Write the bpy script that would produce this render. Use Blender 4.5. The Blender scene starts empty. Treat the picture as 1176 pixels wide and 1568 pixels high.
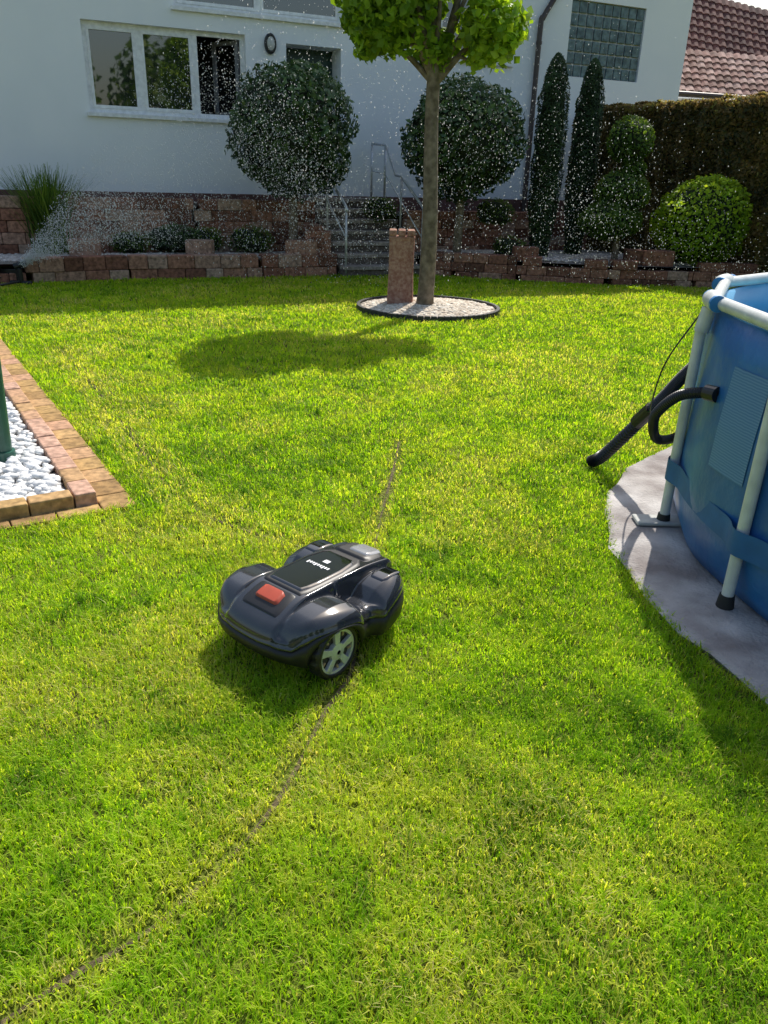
import bpy, math, numpy as np
from mathutils import Matrix, Vector
rng=np.random.default_rng(7)
S=bpy.context.scene
W=bpy.data.worlds.new("World");S.world=W;W.use_nodes=True
nt=W.node_tree;bg=nt.nodes['Background'];sky=nt.nodes.new('ShaderNodeTexSky');sky.sky_type='NISHITA';sky.sun_disc=False
SUN_EL=math.radians(50.5);sd=Vector((.39,.92)).normalized()
sky.sun_elevation=SUN_EL;sky.sun_rotation=math.atan2(sd.x,sd.y);sky.air_density=1.5;sky.dust_density=3.5;sky.ozone_density=2.5
nt.links.new(sky.outputs[0],bg.inputs[0]);bg.inputs[1].default_value=.15
S.view_settings.view_transform='Standard';S.view_settings.look='None';S.view_settings.exposure=0
sl=bpy.data.lights.new('sun','SUN');sl.energy=5;sl.angle=math.radians(.5);sl.color=(1,.95,.86)
so=bpy.data.objects.new('sun',sl);S.collection.objects.link(so)
sv=Vector((sd.x*math.cos(SUN_EL),sd.y*math.cos(SUN_EL),math.sin(SUN_EL)))
so.rotation_euler=sv.to_track_quat('Z','Y').to_euler();so.location=(5,12,20)
# camera
p=math.radians(23.5);r=math.radians(1.7)
R=Vector((math.cos(r),math.sin(r)*math.sin(p),math.sin(r)*math.cos(p)))
U=Vector((-math.sin(r),math.cos(r)*math.sin(p),math.cos(r)*math.cos(p)))
F=Vector((0,math.cos(p),-math.sin(p)))
cam=bpy.data.cameras.new('camera');co=bpy.data.objects.new('camera',cam);S.collection.objects.link(co);S.camera=co
cam.sensor_fit='VERTICAL';cam.sensor_height=24;cam.sensor_width=18;cam.lens=24*1178/1568;cam.clip_end=2000;cam.clip_start=.05
co.matrix_world=Matrix(((R.x,U.x,-F.x,0),(R.y,U.y,-F.y,0),(R.z,U.z,-F.z,1.5),(0,0,0,1)))
# ---------- materials
def newmat(n):
    m=bpy.data.materials.new(n);m.use_nodes=True;return m,m.node_tree,m.node_tree.nodes['Principled BSDF']
def ramp(nt,cols,pos=None):
    c=nt.nodes.new('ShaderNodeValToRGB');e=c.color_ramp.elements
    k=len(cols);pos=pos or [i/(k-1) for i in range(k)]
    while len(e)<k:e.new(.5)
    for i in range(k):e[i].position=pos[i];e[i].color=(*cols[i],1)
    return c
def nmat(n,c1,c2,scale=8,rough=.8,bump=.2,bscale=None,metal=0,spec=.5,coat=0,detail=6,bdist=.01):
    m,t,b=newmat(n);L=t.links.new
    tc=t.nodes.new('ShaderNodeTexCoord');nz=t.nodes.new('ShaderNodeTexNoise');nz.inputs['Scale'].default_value=scale;nz.inputs['Detail'].default_value=detail
    L(tc.outputs['Object'],nz.inputs['Vector']);rp=ramp(t,[c1,c2],[.35,.68]);L(nz.outputs[0],rp.inputs[0]);L(rp.outputs[0],b.inputs['Base Color'])
    b.inputs['Roughness'].default_value=rough;b.inputs['Metallic'].default_value=metal;b.inputs['Specular IOR Level'].default_value=spec;b.inputs['Coat Weight'].default_value=coat
    if bump:
        n2=t.nodes.new('ShaderNodeTexNoise');n2.inputs['Scale'].default_value=bscale or scale*6;n2.inputs['Detail'].default_value=5;L(tc.outputs['Object'],n2.inputs['Vector'])
        bp=t.nodes.new('ShaderNodeBump');bp.inputs['Strength'].default_value=bump;bp.inputs['Distance'].default_value=bdist;L(n2.outputs[0],bp.inputs['Height']);L(bp.outputs[0],b.inputs['Normal'])
    return m
def tmat(n,cols,pos=None,rough=.6,transl=0,tcol=None,nscale=20,namt=.35,bump=0,spec=.3,tboost=1.6):
    m,t,b=newmat(n);L=t.links.new
    a=t.nodes.new('ShaderNodeAttribute');a.attribute_name='tint';rp=ramp(t,cols,pos);L(a.outputs['Fac'],rp.inputs[0])
    g=t.nodes.new('ShaderNodeNewGeometry');nz=t.nodes.new('ShaderNodeTexNoise');nz.inputs['Scale'].default_value=nscale;nz.inputs['Detail'].default_value=5;L(g.outputs['Position'],nz.inputs['Vector'])
    mr=t.nodes.new('ShaderNodeMapRange');mr.inputs[1].default_value=.3;mr.inputs[2].default_value=.7;mr.inputs[3].default_value=1-namt;mr.inputs[4].default_value=1+namt;L(nz.outputs[0],mr.inputs[0])
    mx=t.nodes.new('ShaderNodeVectorMath');mx.operation='SCALE';L(rp.outputs[0],mx.inputs[0]);L(mr.outputs[0],mx.inputs['Scale'])
    L(mx.outputs[0],b.inputs['Base Color']);b.inputs['Roughness'].default_value=rough;b.inputs['Specular IOR Level'].default_value=spec
    if bump:
        bp=t.nodes.new('ShaderNodeBump');bp.inputs['Strength'].default_value=bump;bp.inputs['Distance'].default_value=.01;L(nz.outputs[0],bp.inputs['Height']);L(bp.outputs[0],b.inputs['Normal'])
    if transl:
        tr=t.nodes.new('ShaderNodeBsdfTranslucent');s2=t.nodes.new('ShaderNodeVectorMath');s2.operation='MULTIPLY';s2.inputs[1].default_value=[tboost*k for k in (tcol or (1,1,1))]
        L(mx.outputs[0],s2.inputs[0]);L(s2.outputs[0],tr.inputs[0]);ms=t.nodes.new('ShaderNodeMixShader');ms.inputs[0].default_value=transl
        L(b.outputs[0],ms.inputs[1]);L(tr.outputs[0],ms.inputs[2]);L(ms.outputs[0],t.nodes['Material Output'].inputs[0])
    return m
def pmat(n,c,rough=.5,metal=0,coat=0,spec=.5): 
    return nmat(n,[k*.88 for k in c],[min(1,k*1.1) for k in c],scale=14,rough=rough,metal=metal,coat=coat,spec=spec,bump=.04,bscale=90,bdist=.002)
# ---------- mesh helpers
def empty(n,loc=(0,0,0),rz=0):
    o=bpy.data.objects.new(n,None);S.collection.objects.link(o);o.location=loc;o.rotation_euler=(0,0,rz);return o
def obj(n,verts,faces,mats,mi=None,parent=None,smooth=False,tint=None,bevel=0,seg=2):
    me=bpy.data.meshes.new(n);me.from_pydata([tuple(v) for v in verts],[],[tuple(f) for f in faces])
    for m in mats:me.materials.append(m)
    if mi is not None:me.polygons.foreach_set('material_index',np.array(mi,dtype=np.int32))
    if smooth:me.polygons.foreach_set('use_smooth',np.ones(len(me.polygons),dtype=bool))
    if tint is not None:
        a=me.attributes.new('tint','FLOAT','POINT');a.data.foreach_set('value',np.array(tint,dtype=np.float32))
    me.update();o=bpy.data.objects.new(n,me);S.collection.objects.link(o)
    if parent:o.parent=parent
    if bevel:
        b=o.modifiers.new('b','BEVEL');b.width=bevel;b.segments=seg;b.limit_method='ANGLE'
    return o
def fastobj(n,V,Fc,k,mat,tint,smooth=False,parent=None):
    me=bpy.data.meshes.new(n);me.vertices.add(len(V));me.vertices.foreach_set('co',V.astype(np.float32).ravel())
    tot=sum(f.size for f in Fc);nf=sum(len(f) for f in Fc)
    me.loops.add(tot);me.polygons.add(nf)
    me.loops.foreach_set('vertex_index',np.concatenate([f.ravel() for f in Fc]).astype(np.int32))
    ls=[];s=0
    for f in Fc:
        ls.append(s+np.arange(len(f))*f.shape[1]);s+=f.size
    me.polygons.foreach_set('loop_start',np.concatenate(ls).astype(np.int32))
    a=me.attributes.new('tint','FLOAT','POINT');a.data.foreach_set('value',tint.astype(np.float32))
    me.materials.append(mat);me.update(calc_edges=True);me.validate()
    if smooth:me.polygons.foreach_set('use_smooth',np.ones(nf,dtype=bool))
    o=bpy.data.objects.new(n,me);S.collection.objects.link(o)
    if parent:o.parent=parent
    return o
class MB:
    def __init__(s):s.v=[];s.f=[];s.m=[];s.t=[]
    def add(s,vs,fs,mi=0,t=.5):
        k=len(s.v);s.v+=list(vs);s.f+=[[i+k for i in f] for f in fs];s.m+=[mi]*len(fs);s.t+=[t]*len(vs)
    def box(s,x0,x1,y0,y1,z0,z1,mi=0,t=.5,fn=None):
        vs=[(x,y,z) for z in(z0,z1) for y in(y0,y1) for x in(x0,x1)]
        if fn:vs=[fn(*v) for v in vs]
        s.add(vs,[(0,2,3,1),(4,5,7,6),(0,1,5,4),(2,6,7,3),(0,4,6,2),(1,3,7,5)],mi,t)
    def tube(s,pts,rad,n=10,mi=0,cap=True,t=.5):
        pts=[Vector(q) for q in pts];rad=rad if hasattr(rad,'__len__') else [rad]*len(pts)
        vs=[];fs=[];up=None
        for i,q in enumerate(pts):
            d=(pts[min(i+1,len(pts)-1)]-pts[max(i-1,0)]).normalized()
            if up is None: up=d.orthogonal().normalized()
            up=(up-d*up.dot(d)).normalized();w=d.cross(up)
            for j in range(n):
                a=2*math.pi*j/n;vs.append(tuple(q+(up*math.cos(a)+w*math.sin(a))*rad[i]))
        for i in range(len(pts)-1):
            for j in range(n):
                a=i*n+j;b=i*n+(j+1)%n;fs.append((a,b,b+n,a+n))
        if cap:fs.append(tuple(range(n-1,-1,-1)));fs.append(tuple((len(pts)-1)*n+j for j in range(n)))
        s.add(vs,fs,mi,t)
    def out(s,n,mats,**k):return obj(n,s.v,s.f,mats,s.m,tint=s.t,**k)
def spline(pts,n=12):
    P=[Vector(q) for q in pts];P=[2*P[0]-P[1]]+P+[2*P[-1]-P[-2]];o=[]
    for i in range(1,len(P)-2):
        for k in range(n):
            t=k/n;a,b,c,d=P[i-1:i+3]
            o.append(.5*((2*b)+(c-a)*t+(2*a-5*b+4*c-d)*t*t+(3*b-a-3*c+d)*t**3))
    o.append(P[-2]);return o
_lat=rng.random((256,256))
def vn(x,y,s):
    x=np.asarray(x)*s+500.3;y=np.asarray(y)*s+500.7;i=np.floor(x).astype(int);j=np.floor(y).astype(int);a=x-i;b=y-j
    a=a*a*(3-2*a);b=b*b*(3-2*b);g=lambda u,v:_lat[u%256,v%256]
    return (g(i,j)*(1-a)+g(i+1,j)*a)*(1-b)+(g(i,j+1)*(1-a)+g(i+1,j+1)*a)*b
def fbm(x,y,s):return .5*vn(x,y,s)+.3*vn(x,y,s*2.1)+.2*vn(x,y,s*4.3)
def pdist(x,y,pl):
    d=np.full(len(x),9.)
    for (ax,ay),(bx,by) in zip(pl[:-1],pl[1:]):
        dx,dy=bx-ax,by-ay;t=np.clip(((x-ax)*dx+(y-ay)*dy)/(dx*dx+dy*dy),0,1);d=np.minimum(d,np.hypot(x-ax-t*dx,y-ay-t*dy))
    return d
TH=math.radians(24);c24,s24=math.cos(TH),math.sin(TH)
def HW(s,d):return (s*c24+d*s24,15.9+s*s24-d*c24)
def leaves(n,P,N,size,asp,mat,tint,fold=.25,droop=0,rnd=.8,parent=None):
    k=len(P);D=rng.normal(size=(k,3));D/=np.linalg.norm(D,axis=1)[:,None]
    nn=N+rnd*D;nn/=np.linalg.norm(nn,axis=1)[:,None]
    E=rng.normal(size=(k,3));E[:,2]-=droop;E-=nn*(E*nn).sum(1)[:,None];E/=np.linalg.norm(E,axis=1)[:,None]
    B=np.cross(nn,E);sz=(size*(.65+.7*rng.random(k)))[:,None]
    V=np.stack([P-E*sz*.5,P+B*sz*asp*.5-nn*sz*fold*.3+E*sz*.05,P+E*sz*.5-nn*sz*fold*.5,P-B*sz*asp*.5-nn*sz*fold*.3+E*sz*.05],1).reshape(-1,3)
    i=np.arange(k)*4;Fc=np.concatenate([np.stack([i,i+1,i+2],1),np.stack([i,i+2,i+3],1)])
    return fastobj(n,V,[Fc],3,mat,np.repeat(tint,4),parent=parent)
def icos(n,mat,c,rad,parent,lump=.1,sub=3):
    import bmesh
    bm=bmesh.new();bmesh.ops.create_icosphere(bm,subdivisions=sub,radius=1)
    V=[];
    for v in bm.verts:
        q=v.co.copy();k=1+lump*(vn(q.x+q.z,q.y-q.z*.7,2.2)-.5)*2;V.append((c[0]+q.x*rad[0]*k,c[1]+q.y*rad[1]*k,c[2]+q.z*rad[2]*k))
    Fs=[[v.index for v in f.verts] for f in bm.faces];bm.free()
    return obj(n,V,Fs,[mat],parent=parent,smooth=True)
# ---------- ground + lawn
lawn_far=[(-9,9.6),(-5.26,11.1),(-3.88,11.86),(-2.04,12.57),(-.6,13.45),(.46,13.6),(2.05,13.14),(3.49,12.88),(4.89,12.96),(9,13.1)]
def yfar(x):return np.interp(x,[q[0] for q in lawn_far],[q[1] for q in lawn_far])
wire=[(.08,4.55),(.05,4.1),(-.02,3.32),(-.05,2.7),(-.09,2.15),(-.16,1.91),(-.27,1.50),(-.45,1.19),(-.61,1.04),(-.8,.85)]
wire2=[(-2.95,6.9),(-1.92,5.17),(-1.4,4.2),(-.91,3.41),(-.3,3.0)]
PC=(3.15,2.95);RP=1.83;RPAD=2.13
C=np.array((-1.19,3.43));e1=np.array((-.54,.8417));e2=np.array((-.8417,-.54))
RC=(.47,9.8);RR=.87
m,t,b=newmat('lawn_soil');L=t.links.new
g=t.nodes.new('ShaderNodeNewGeometry');n1=t.nodes.new('ShaderNodeTexNoise');n1.inputs['Scale'].default_value=1.3;n1.inputs['Detail'].default_value=8
n2=t.nodes.new('ShaderNodeTexNoise');n2.inputs['Scale'].default_value=70;n2.inputs['Detail'].default_value=6
L(g.outputs['Position'],n1.inputs['Vector']);L(g.outputs['Position'],n2.inputs['Vector'])
r1=ramp(t,[(.12,.17,.02),(.20,.24,.04),(.26,.24,.08)],[.3,.5,.75]);L(n1.outputs[0],r1.inputs[0])
r2=ramp(t,[(.25,.25,.25),(1.25,1.25,1.25)],[.3,.7]);L(n2.outputs[0],r2.inputs[0])
mm=t.nodes.new('ShaderNodeVectorMath');mm.operation='MULTIPLY';L(r1.outputs[0],mm.inputs[0]);L(r2.outputs[0],mm.inputs[1]);L(mm.outputs[0],b.inputs['Base Color']);b.inputs['Roughness'].default_value=1;b.inputs['Specular IOR Level'].default_value=.1
bp=t.nodes.new('ShaderNodeBump');bp.inputs['Distance'].default_value=.03;L(n2.outputs[0],bp.inputs['Height']);L(bp.outputs[0],b.inputs['Normal'])
soil=m
obj('ground',[(-400,-400,-.004),(400,-400,-.004),(400,400,-.004),(-400,400,-.004)],[(0,1,2,3)],[soil])
gm=tmat('grass_blades',[(.07,.17,.010),(.22,.39,.014),(.37,.52,.022),(.50,.53,.08),(.64,.56,.28)],[0,.3,.6,.8,1],rough=.55,transl=.55,tcol=(1.0,1.0,.35),nscale=2.5,namt=.12,tboost=1.7,spec=.25)
def blades():
    D0=33000
    ys=np.linspace(.55,13.7,400)
    dens=D0*np.minimum(1,(1.9/ys)**1.6)
    w=dens*2*(.58*ys+.8);N=int(np.trapezoid(w,ys)) if hasattr(np,'trapezoid') else int(np.trapz(w,ys))
    cdf=np.cumsum(w);cdf/=cdf[-1];y=np.interp(rng.random(N),cdf,ys);x=(rng.random(N)*2-1)*(.58*y+.8)
    keep=y<yfar(x)-.03
    keep&=np.hypot(x-PC[0],y-PC[1])>RPAD+.07*(vn(x,y,6)-.7)
    keep&=np.hypot(x-RC[0],y-RC[1])>RR+.03
    ra=(x-C[0])*e1[0]+(y-C[1])*e1[1];rb=(x-C[0])*e2[0]+(y-C[1])*e2[1]
    keep&=~((ra>-.0+.03*vn(x,y,9))&(rb>.0+.03*vn(x,y,9)))
    cl=vn(x,y,42)*.6+vn(x,y,17)*.4
    keep&=rng.random(N)<.18+1.3*cl
    dw=pdist(x,y,wire);dw2=pdist(x,y,wire2)
    keep&=(dw>.002+.020*vn(x,y,14)*(vn(x,y,4.5)>.38)*np.clip(y/2,.8,1.6))|(rng.random(N)<.1)
    keep&=(dw2>.05*vn(x,y,9)*(vn(x,y,3.3)>.4))|(rng.random(N)<.4)
    x,y=x[keep],y[keep];dw=dw[keep];dw2=dw2[keep];k=len(x)
    sc=np.clip((y/1.9),1,None)**.8
    patch=fbm(x,y,1.1);fine=vn(x,y,11)*.5+vn(x,y,30)*.5;mid=vn(x,y,4.7)
    tuftm=np.clip((vn(x,y,7.3)*.7+vn(x,y,21)*.3-.66)*7,0,1)
    ht=(.011+.012*rng.random(k)+.020*fine**1.5+.009*tuftm)*(1+.12*sc)*np.where(rng.random(k)<.03,1.5,1)*np.where(dw<.05,.75,1)
    wd=(.0024+.0014*rng.random(k))*sc
    a=rng.random(k)*2*np.pi;lean=ht*(.3+.9*rng.random(k))
    dx,dy=np.cos(a),np.sin(a);b2=a+np.pi/2+rng.normal(size=k)*.5;px,py=np.cos(b2)*wd*.5,np.sin(b2)*wd*.5
    z=lambda q:np.zeros(k)+q
    V=np.stack([np.stack([x-px,y-py,z(0)-.003],1),np.stack([x+px,y+py,z(0)-.003],1),
      np.stack([x-px*.85+dx*lean*.35,y-py*.85+dy*lean*.35,ht*.6],1),np.stack([x+px*.85+dx*lean*.35,y+py*.85+dy*lean*.35,ht*.6],1),
      np.stack([x+dx*lean,y+dy*lean,ht*(.95-.25*rng.random(k))],1)],1).reshape(-1,3)
    i=np.arange(k)*5
    t=.48+.14*rng.normal(size=k)+.35*(patch-.5)+.5*(fine-.5)+.25*(mid-.5)-.22*tuftm
    dry=np.clip((fbm(x+40,y,1.6)-.50)*6,0,1)*(rng.random(k)<.45)
    dry=np.maximum(dry,(rng.random(k)<.08)*.9);dry=np.maximum(dry,(dw<.05)*(rng.random(k)<.5));dry=np.maximum(dry,(dw2<.14)*(rng.random(k)<.45))
    t=np.where(dry>.3,.70+.3*rng.random(k)*dry,np.clip(t,0,.72))
    fastobj('lawn_grass',V,[np.stack([i,i+1,i+3,i+2],1),np.stack([i+2,i+3,i+4],1)],0,gm,np.repeat(t,5))
    print('blades',k)
blades()
def trench(n,pl,w):
    V=[];Fs=[];sp=spline([(a,b,0) for a,b in pl],14)
    for i,q in enumerate(sp):
        d=(sp[min(i+1,len(sp)-1)]-sp[max(i-1,0)]).normalized();nn=Vector((-d.y,d.x,0));ww=w*(.3+1.1*float(vn(q.x*9,q.y*9,1)));V+=[tuple(q+nn*ww),tuple(q-nn*ww)]
    for i in range(len(sp)-1):Fs.append((2*i,2*i+1,2*i+3,2*i+2))
    obj(n,V,Fs,[nmat('bare_soil',(.07,.055,.03),(.24,.19,.10),scale=60,rough=1,bump=1)])
trench('wire_trench',wire,.007);trench('wire_trench',wire2,.007)
# ---------- house
white=nmat('white_render',(.87,.89,.91),(.92,.93,.94),scale=1.2,rough=.9,bump=.15,bscale=120,bdist=.004)
frame=pmat('window_frame_white',(.86,.86,.86),.35)
m,t,b=newmat('window_glass');b.inputs['Base Color'].default_value=(.012,.015,.018,1);b.inputs['Roughness'].default_value=.02;b.inputs['Specular IOR Level'].default_value=1;b.inputs['IOR'].default_value=1.9;glass=m
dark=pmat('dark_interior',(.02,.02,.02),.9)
greend=pmat('door_dark_green',(.015,.05,.045),.4)
plin=nmat('plinth_tile',(.12,.055,.045),(.2,.09,.075),scale=5,rough=.7,bump=.3)
pipe=pmat('downpipe_brown',(.07,.05,.045),.4)
tile=nmat('roof_tile',(.16,.07,.05),(.28,.13,.09),scale=3,rough=.8,bump=.4)
house=empty('white_house',(0,15.9,0),TH)
ops=[(-5.33,-2.77,2.33,3.6),(-2.07,-1.08,1.17,3.53),(-3.9,-1.05,3.9,5.2),(.8,2.34,3.55,4.8),(3.62,5.4,3.43,4.72)]
S0,S1,ZT=-10,6.55,8.2
xs=sorted({S0,S1,*[o[0] for o in ops],*[o[1] for o in ops]});zs=sorted({0,ZT,*[o[2] for o in ops],*[o[3] for o in ops]})
M=MB()
for i in range(len(xs)-1):
    for j in range(len(zs)-1):
        cx,cz=(xs[i]+xs[i+1])/2,(zs[j]+zs[j+1])/2
        if any(o[0]<cx<o[1] and o[2]<cz<o[3] for o in ops):continue
        M.add([(xs[i],0,zs[j]),(xs[i+1],0,zs[j]),(xs[i+1],0,zs[j+1]),(xs[i],0,zs[j+1])],[(0,1,2,3)])
dep=[.16,.45,.16,.16,.1]
for o,dd in zip(ops,dep):
    a,b_,c,d=o
    M.add([(a,0,c),(b_,0,c),(b_,0,d),(a,0,d),(a,dd,c),(b_,dd,c),(b_,dd,d),(a,dd,d)],[(0,4,5,1),(1,5,6,2),(2,6,7,3),(3,7,4,0)])
M.add([(S1,0,0),(S1,9,0),(S1,9,ZT),(S1,0,ZT),(S0,0,0),(S0,9,0),(S0,9,ZT),(S0,0,ZT),(S1,4.5,ZT+2.6),(S0,4.5,ZT+2.6)],[(0,1,2,3),(4,7,6,5),(1,5,6,2),(2,3,8),(7,6,9)])
M.out('walls',[white],parent=house)
M=MB()
def window(a,b,c,d,y,mull,fr=.07,openlast=False):
    M.box(a,b,y-.05,y,d-fr,d,0);M.box(a,b,y-.05,y,c,c+fr,0)
    xs=[a]+mull+[b]
    for i,x in enumerate(xs):
        x0=a if i==0 else (b-fr if i==len(xs)-1 else x-fr*.7);x1=a+fr if i==0 else (b if i==len(xs)-1 else x+fr*.7)
        M.box(x0,x1,y-.048,y-.002,c+fr,d-fr,0)
    for i in range(len(xs)-1):
        x0=xs[i]+(fr if i==0 else fr*.7);x1=xs[i+1]-(fr if i==len(xs)-2 else fr*.7)
        op=openlast and i==len(xs)-2
        if not op:
            for q in ((x0,x0+.04,c+fr,d-fr),(x1-.04,x1,c+fr,d-fr),(x0+.04,x1-.04,c+fr,c+fr+.045),(x0+.04,x1-.04,d-fr-.045,d-fr)):M.box(q[0],q[1],y-.065,y-.02,q[2],q[3],0)
            M.box(x0+.04,x1-.04,y-.035,y-.03,c+fr+.045,d-fr-.045,1)
        else:
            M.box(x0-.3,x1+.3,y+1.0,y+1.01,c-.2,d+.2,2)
            for q in ((0,.06,c+fr,d-fr),(.52,.58,c+fr,d-fr),(.06,.52,c+fr,c+fr+.06),(.06,.52,d-fr-.06,d-fr)):
                M.box(q[0],q[1],-.03,.02,q[2],q[3],3,fn=lambda X,Y,Z,x1=x1:(x1-.02-X*.55-Y*.8,y+.03+X*.83-Y*.4,Z))
window(-5.33,-2.77,2.33,3.6,.15,[-4.49,-3.6],openlast=True)
window(-3.9,-1.05,3.9,5.2,.15,[-2.5],fr=.06);window(.8,2.34,3.55,4.8,.15,[1.57])
M.box(-5.38,-2.72,-.06,.1,2.27,2.328,0);M.box(-3.95,-1.0,-.06,.1,3.84,3.898,0);M.box(.75,2.39,-.06,.1,3.49,3.548,0)
M.out('windows',[frame,glass,dark,pmat('sash_grey',(.25,.25,.27),.4)],parent=house,bevel=.004)
M=MB();M.box(-2.07,-1.08,.45,.5,1.17,3.53,0);M.box(-2.0,-1.15,.43,.449,1.2,3.45,0)
for z in(1.5,2.3):M.box(-1.85,-1.3,.415,.429,z,z+.6,0)
M.tube([(-1.28,.38,2.15),(-1.18,.38,2.15)],.012,mi=1);M.out('door',[greend,pmat('door_handle',(.5,.5,.5),.3,metal=1)],parent=house,bevel=.006)
gb=nmat('glass_block',(.05,.09,.10),(.16,.24,.25),scale=9,rough=.12,bump=.4,bscale=25,bdist=.02)
M=MB();M.box(3.62,5.4,.07,.1,3.43,4.72,1)
nx,nz=9,6
for i in range(nx):
    for j in range(nz):
        w=1.78/nx;hh=1.29/nz;M.box(3.62+i*w+.012,3.62+(i+1)*w-.012,.035,.068,3.43+j*hh+.012,3.43+(j+1)*hh-.012,0)
M.out('glass_block_window',[gb,pmat('mortar',(.6,.6,.6),.9)],parent=house,bevel=.012)
M=MB();M.box(S0,S1,-.02,-.001,.0,1.16,0);M.out('plinth',[plin],parent=house)
M=MB();M.tube(spline([(2.9,-.08,.5),(2.9,-.08,2),(2.9,-.08,4.1),(2.95,-.08,4.35),(3.2,-.08,4.75),(3.25,-.08,5),(3.25,-.08,8)],8),.05,12)
for z in(1.3,2.6,3.9):M.tube([(2.9,-.08,z),(2.9,-.08,z+.05)],.058,12)
M.out('downpipe',[pipe],parent=house,smooth=False)
V=[];Fs=[];n=24
for k,(rr,dy) in enumerate([(1,0),(1,-.05),(.92,-.075),(.72,-.08),(.66,-.07)]):
    for j in range(n):a=2*math.pi*j/n;V.append((-2.35+math.cos(a)*.1*rr,dy,3.5+math.sin(a)*.155*rr))
for k in range(4):
    for j in range(n):Fs.append((k*n+j,k*n+(j+1)%n,(k+1)*n+(j+1)%n,(k+1)*n+j))
obj('bulkhead_lamp',V,Fs,[pmat('lamp_black',(.02,.02,.02),.4)],parent=house,smooth=True)
V=[(-2.35,-.1,3.5)]+[(-2.35+math.cos(2*math.pi*j/n)*.067,-.069,3.5+math.sin(2*math.pi*j/n)*.105) for j in range(n)]
obj('lamp_glass',V,[(0,1+(j+1)%n,1+j) for j in range(n)],[pmat('lamp_glass',(.55,.55,.52),.3)],parent=house,smooth=True)
M=MB()
for sgn in(0,1):
    y0,y1=(-.6,4.5) if sgn==0 else (9.6,4.5);z0=ZT-.35;z1=ZT+2.65
    M.add([(S0-.4,y0,z0),(S1+.4,y0,z0),(S1+.4,y1,z1),(S0-.4,y1,z1),(S0-.4,y0,z0+.18),(S1+.4,y0,z0+.18),(S1+.4,y1,z1+.18),(S0-.4,y1,z1+.18)],[(0,1,2,3),(4,7,6,5),(0,4,5,1),(0,3,7,4),(1,5,6,2)])
M.out('roof',[tile],parent=house)
# ---------- neighbour house
nb=empty('neighbour_house',(0,0,0))
def tiled(M,o,u,v,nu,nv,du,dv,mi=0):
    o,u,v=Vector(o),Vector(u).normalized(),Vector(v).normalized();n=u.cross(v)
    for i in range(nu):
        for j in range(nv):
            a=o+u*i*du+v*j*dv;K=[]
            for (q,hh) in((0,.0),(.35,.04),(.7,.04),(1,.0)):K.append(a+u*du*q+n*(hh+.03))
            for (q,hh) in((0,.0),(.35,.04),(.7,.04),(1,.0)):K.append(a+u*du*q+v*dv*1.05+n*(hh))
            K.append(a+n*-.02);K.append(a+u*du+n*-.02)
            M.add([tuple(q) for q in K],[(0,1,5,4),(1,2,6,5),(2,3,7,6),(8,0,1,2,3,9)],mi,t=float(rng.random()))
tl=tmat('old_roof_tiles',[(.15,.085,.07),(.26,.15,.13),(.40,.28,.25)],rough=.85,nscale=6,namt=.4)
tld=tmat('dark_roof_tiles',[(.07,.03,.03),(.11,.045,.04),(.15,.07,.06)],rough=.8,nscale=6,namt=.3)
M=MB();tiled(M,(6.3,20.2,3.5),(1,.12,-.03),(.05,.8,.62),50,7,.2,.24);M.out('lower_tiled_roof',[tl],parent=nb)
M=MB();tiled(M,(6.0,24,4.6),(1,.12,-.16),(.05,.7,.75),60,12,.22,.28);M.out('upper_tiled_roof',[tld],parent=nb)
M=MB();M.box(6.6,16,20.6,21.4,0,3.4,0);M.box(6.4,18,24.6,30,0,4.2,0);M.tube([(6.3,20.1,3.45),(16,21.3,3.25)],.06,8,1)
M.out('walls',[white,pipe],parent=nb)
# ---------- terraces
stone=tmat('retaining_stone',[(.13,.06,.04),(.27,.12,.08),(.36,.18,.12),(.42,.29,.22)],rough=.95,nscale=22,namt=.5,bump=.6)
stepm=tmat('step_stone',[(.10,.08,.07),(.22,.18,.155),(.36,.31,.27)],rough=.95,nscale=22,namt=.35,bump=.5)
gravm=tmat('terrace_gravel',[(.36,.31,.28),(.53,.47,.43),(.7,.63,.58)],rough=.9,nscale=60,namt=.4)
gsheet=nmat('gravel_bed',(.2,.17,.14),(.38,.34,.3),scale=60,rough=1,bump=1,bscale=90,bdist=.02)
earth=nmat('earth',(.05,.035,.025),(.1,.075,.05),scale=12,rough=1,bump=.8)
def blockwall(n,pts,z0,z1,th=.22,bl=.34,bh=.16,step=0,parent=None):
    M=MB();P=[Vector((a,b,0)) for a,b in pts];rows=max(1,round((z1-z0)/bh));bh=(z1-z0)/rows
    for a,b in zip(P[:-1],P[1:]):
        d=(b-a);Ln=d.length;d.normalize();nrm=Vector((-d.y,d.x,0))
        for j in range(rows):
            x=-bl*(.5 if j%2 else 0)+float(rng.random())*.1
            while x<Ln:
                w=bl*(.75+.5*float(rng.random()));x0=max(x,0)+.004;x1=min(x+w,Ln)-.004;x+=w
                if x1-x0<.05:continue
                if step and j==rows-1 and vn(x*1.0+a.x,a.y,1.3)<.42:continue
                pr=float(rng.random())*.03
                M.box(x0,x1,-pr,th,z0+j*bh+.004,z0+(j+1)*bh-.003+float(rng.random())*.006,0,float(rng.random()),fn=lambda X,Y,Z:tuple(a+d*X+nrm*Y+Vector((0,0,Z))))
    return M.out(n,[stone],bevel=.012)
lowL=[HW(s,d) for s,d in((-8.5,2.5),(-6.6,2.35),(-5.2,2.15),(-3.2,2.2),(-1.95,2.2))]
blockwall('lower_retaining_wall',lowL,-.05,.34,step=1)
upL=[HW(s,d) for s,d in((-8.5,1.15),(-4,1.1),(-1.95,1.1))]
blockwall('upper_retaining_wall',upL,.25,1.1)
blockwall('stair_cheek_wall',[HW(-2.15,2.15),HW(-1.93,1.1)],-.05,.75,bl=.3)
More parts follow.
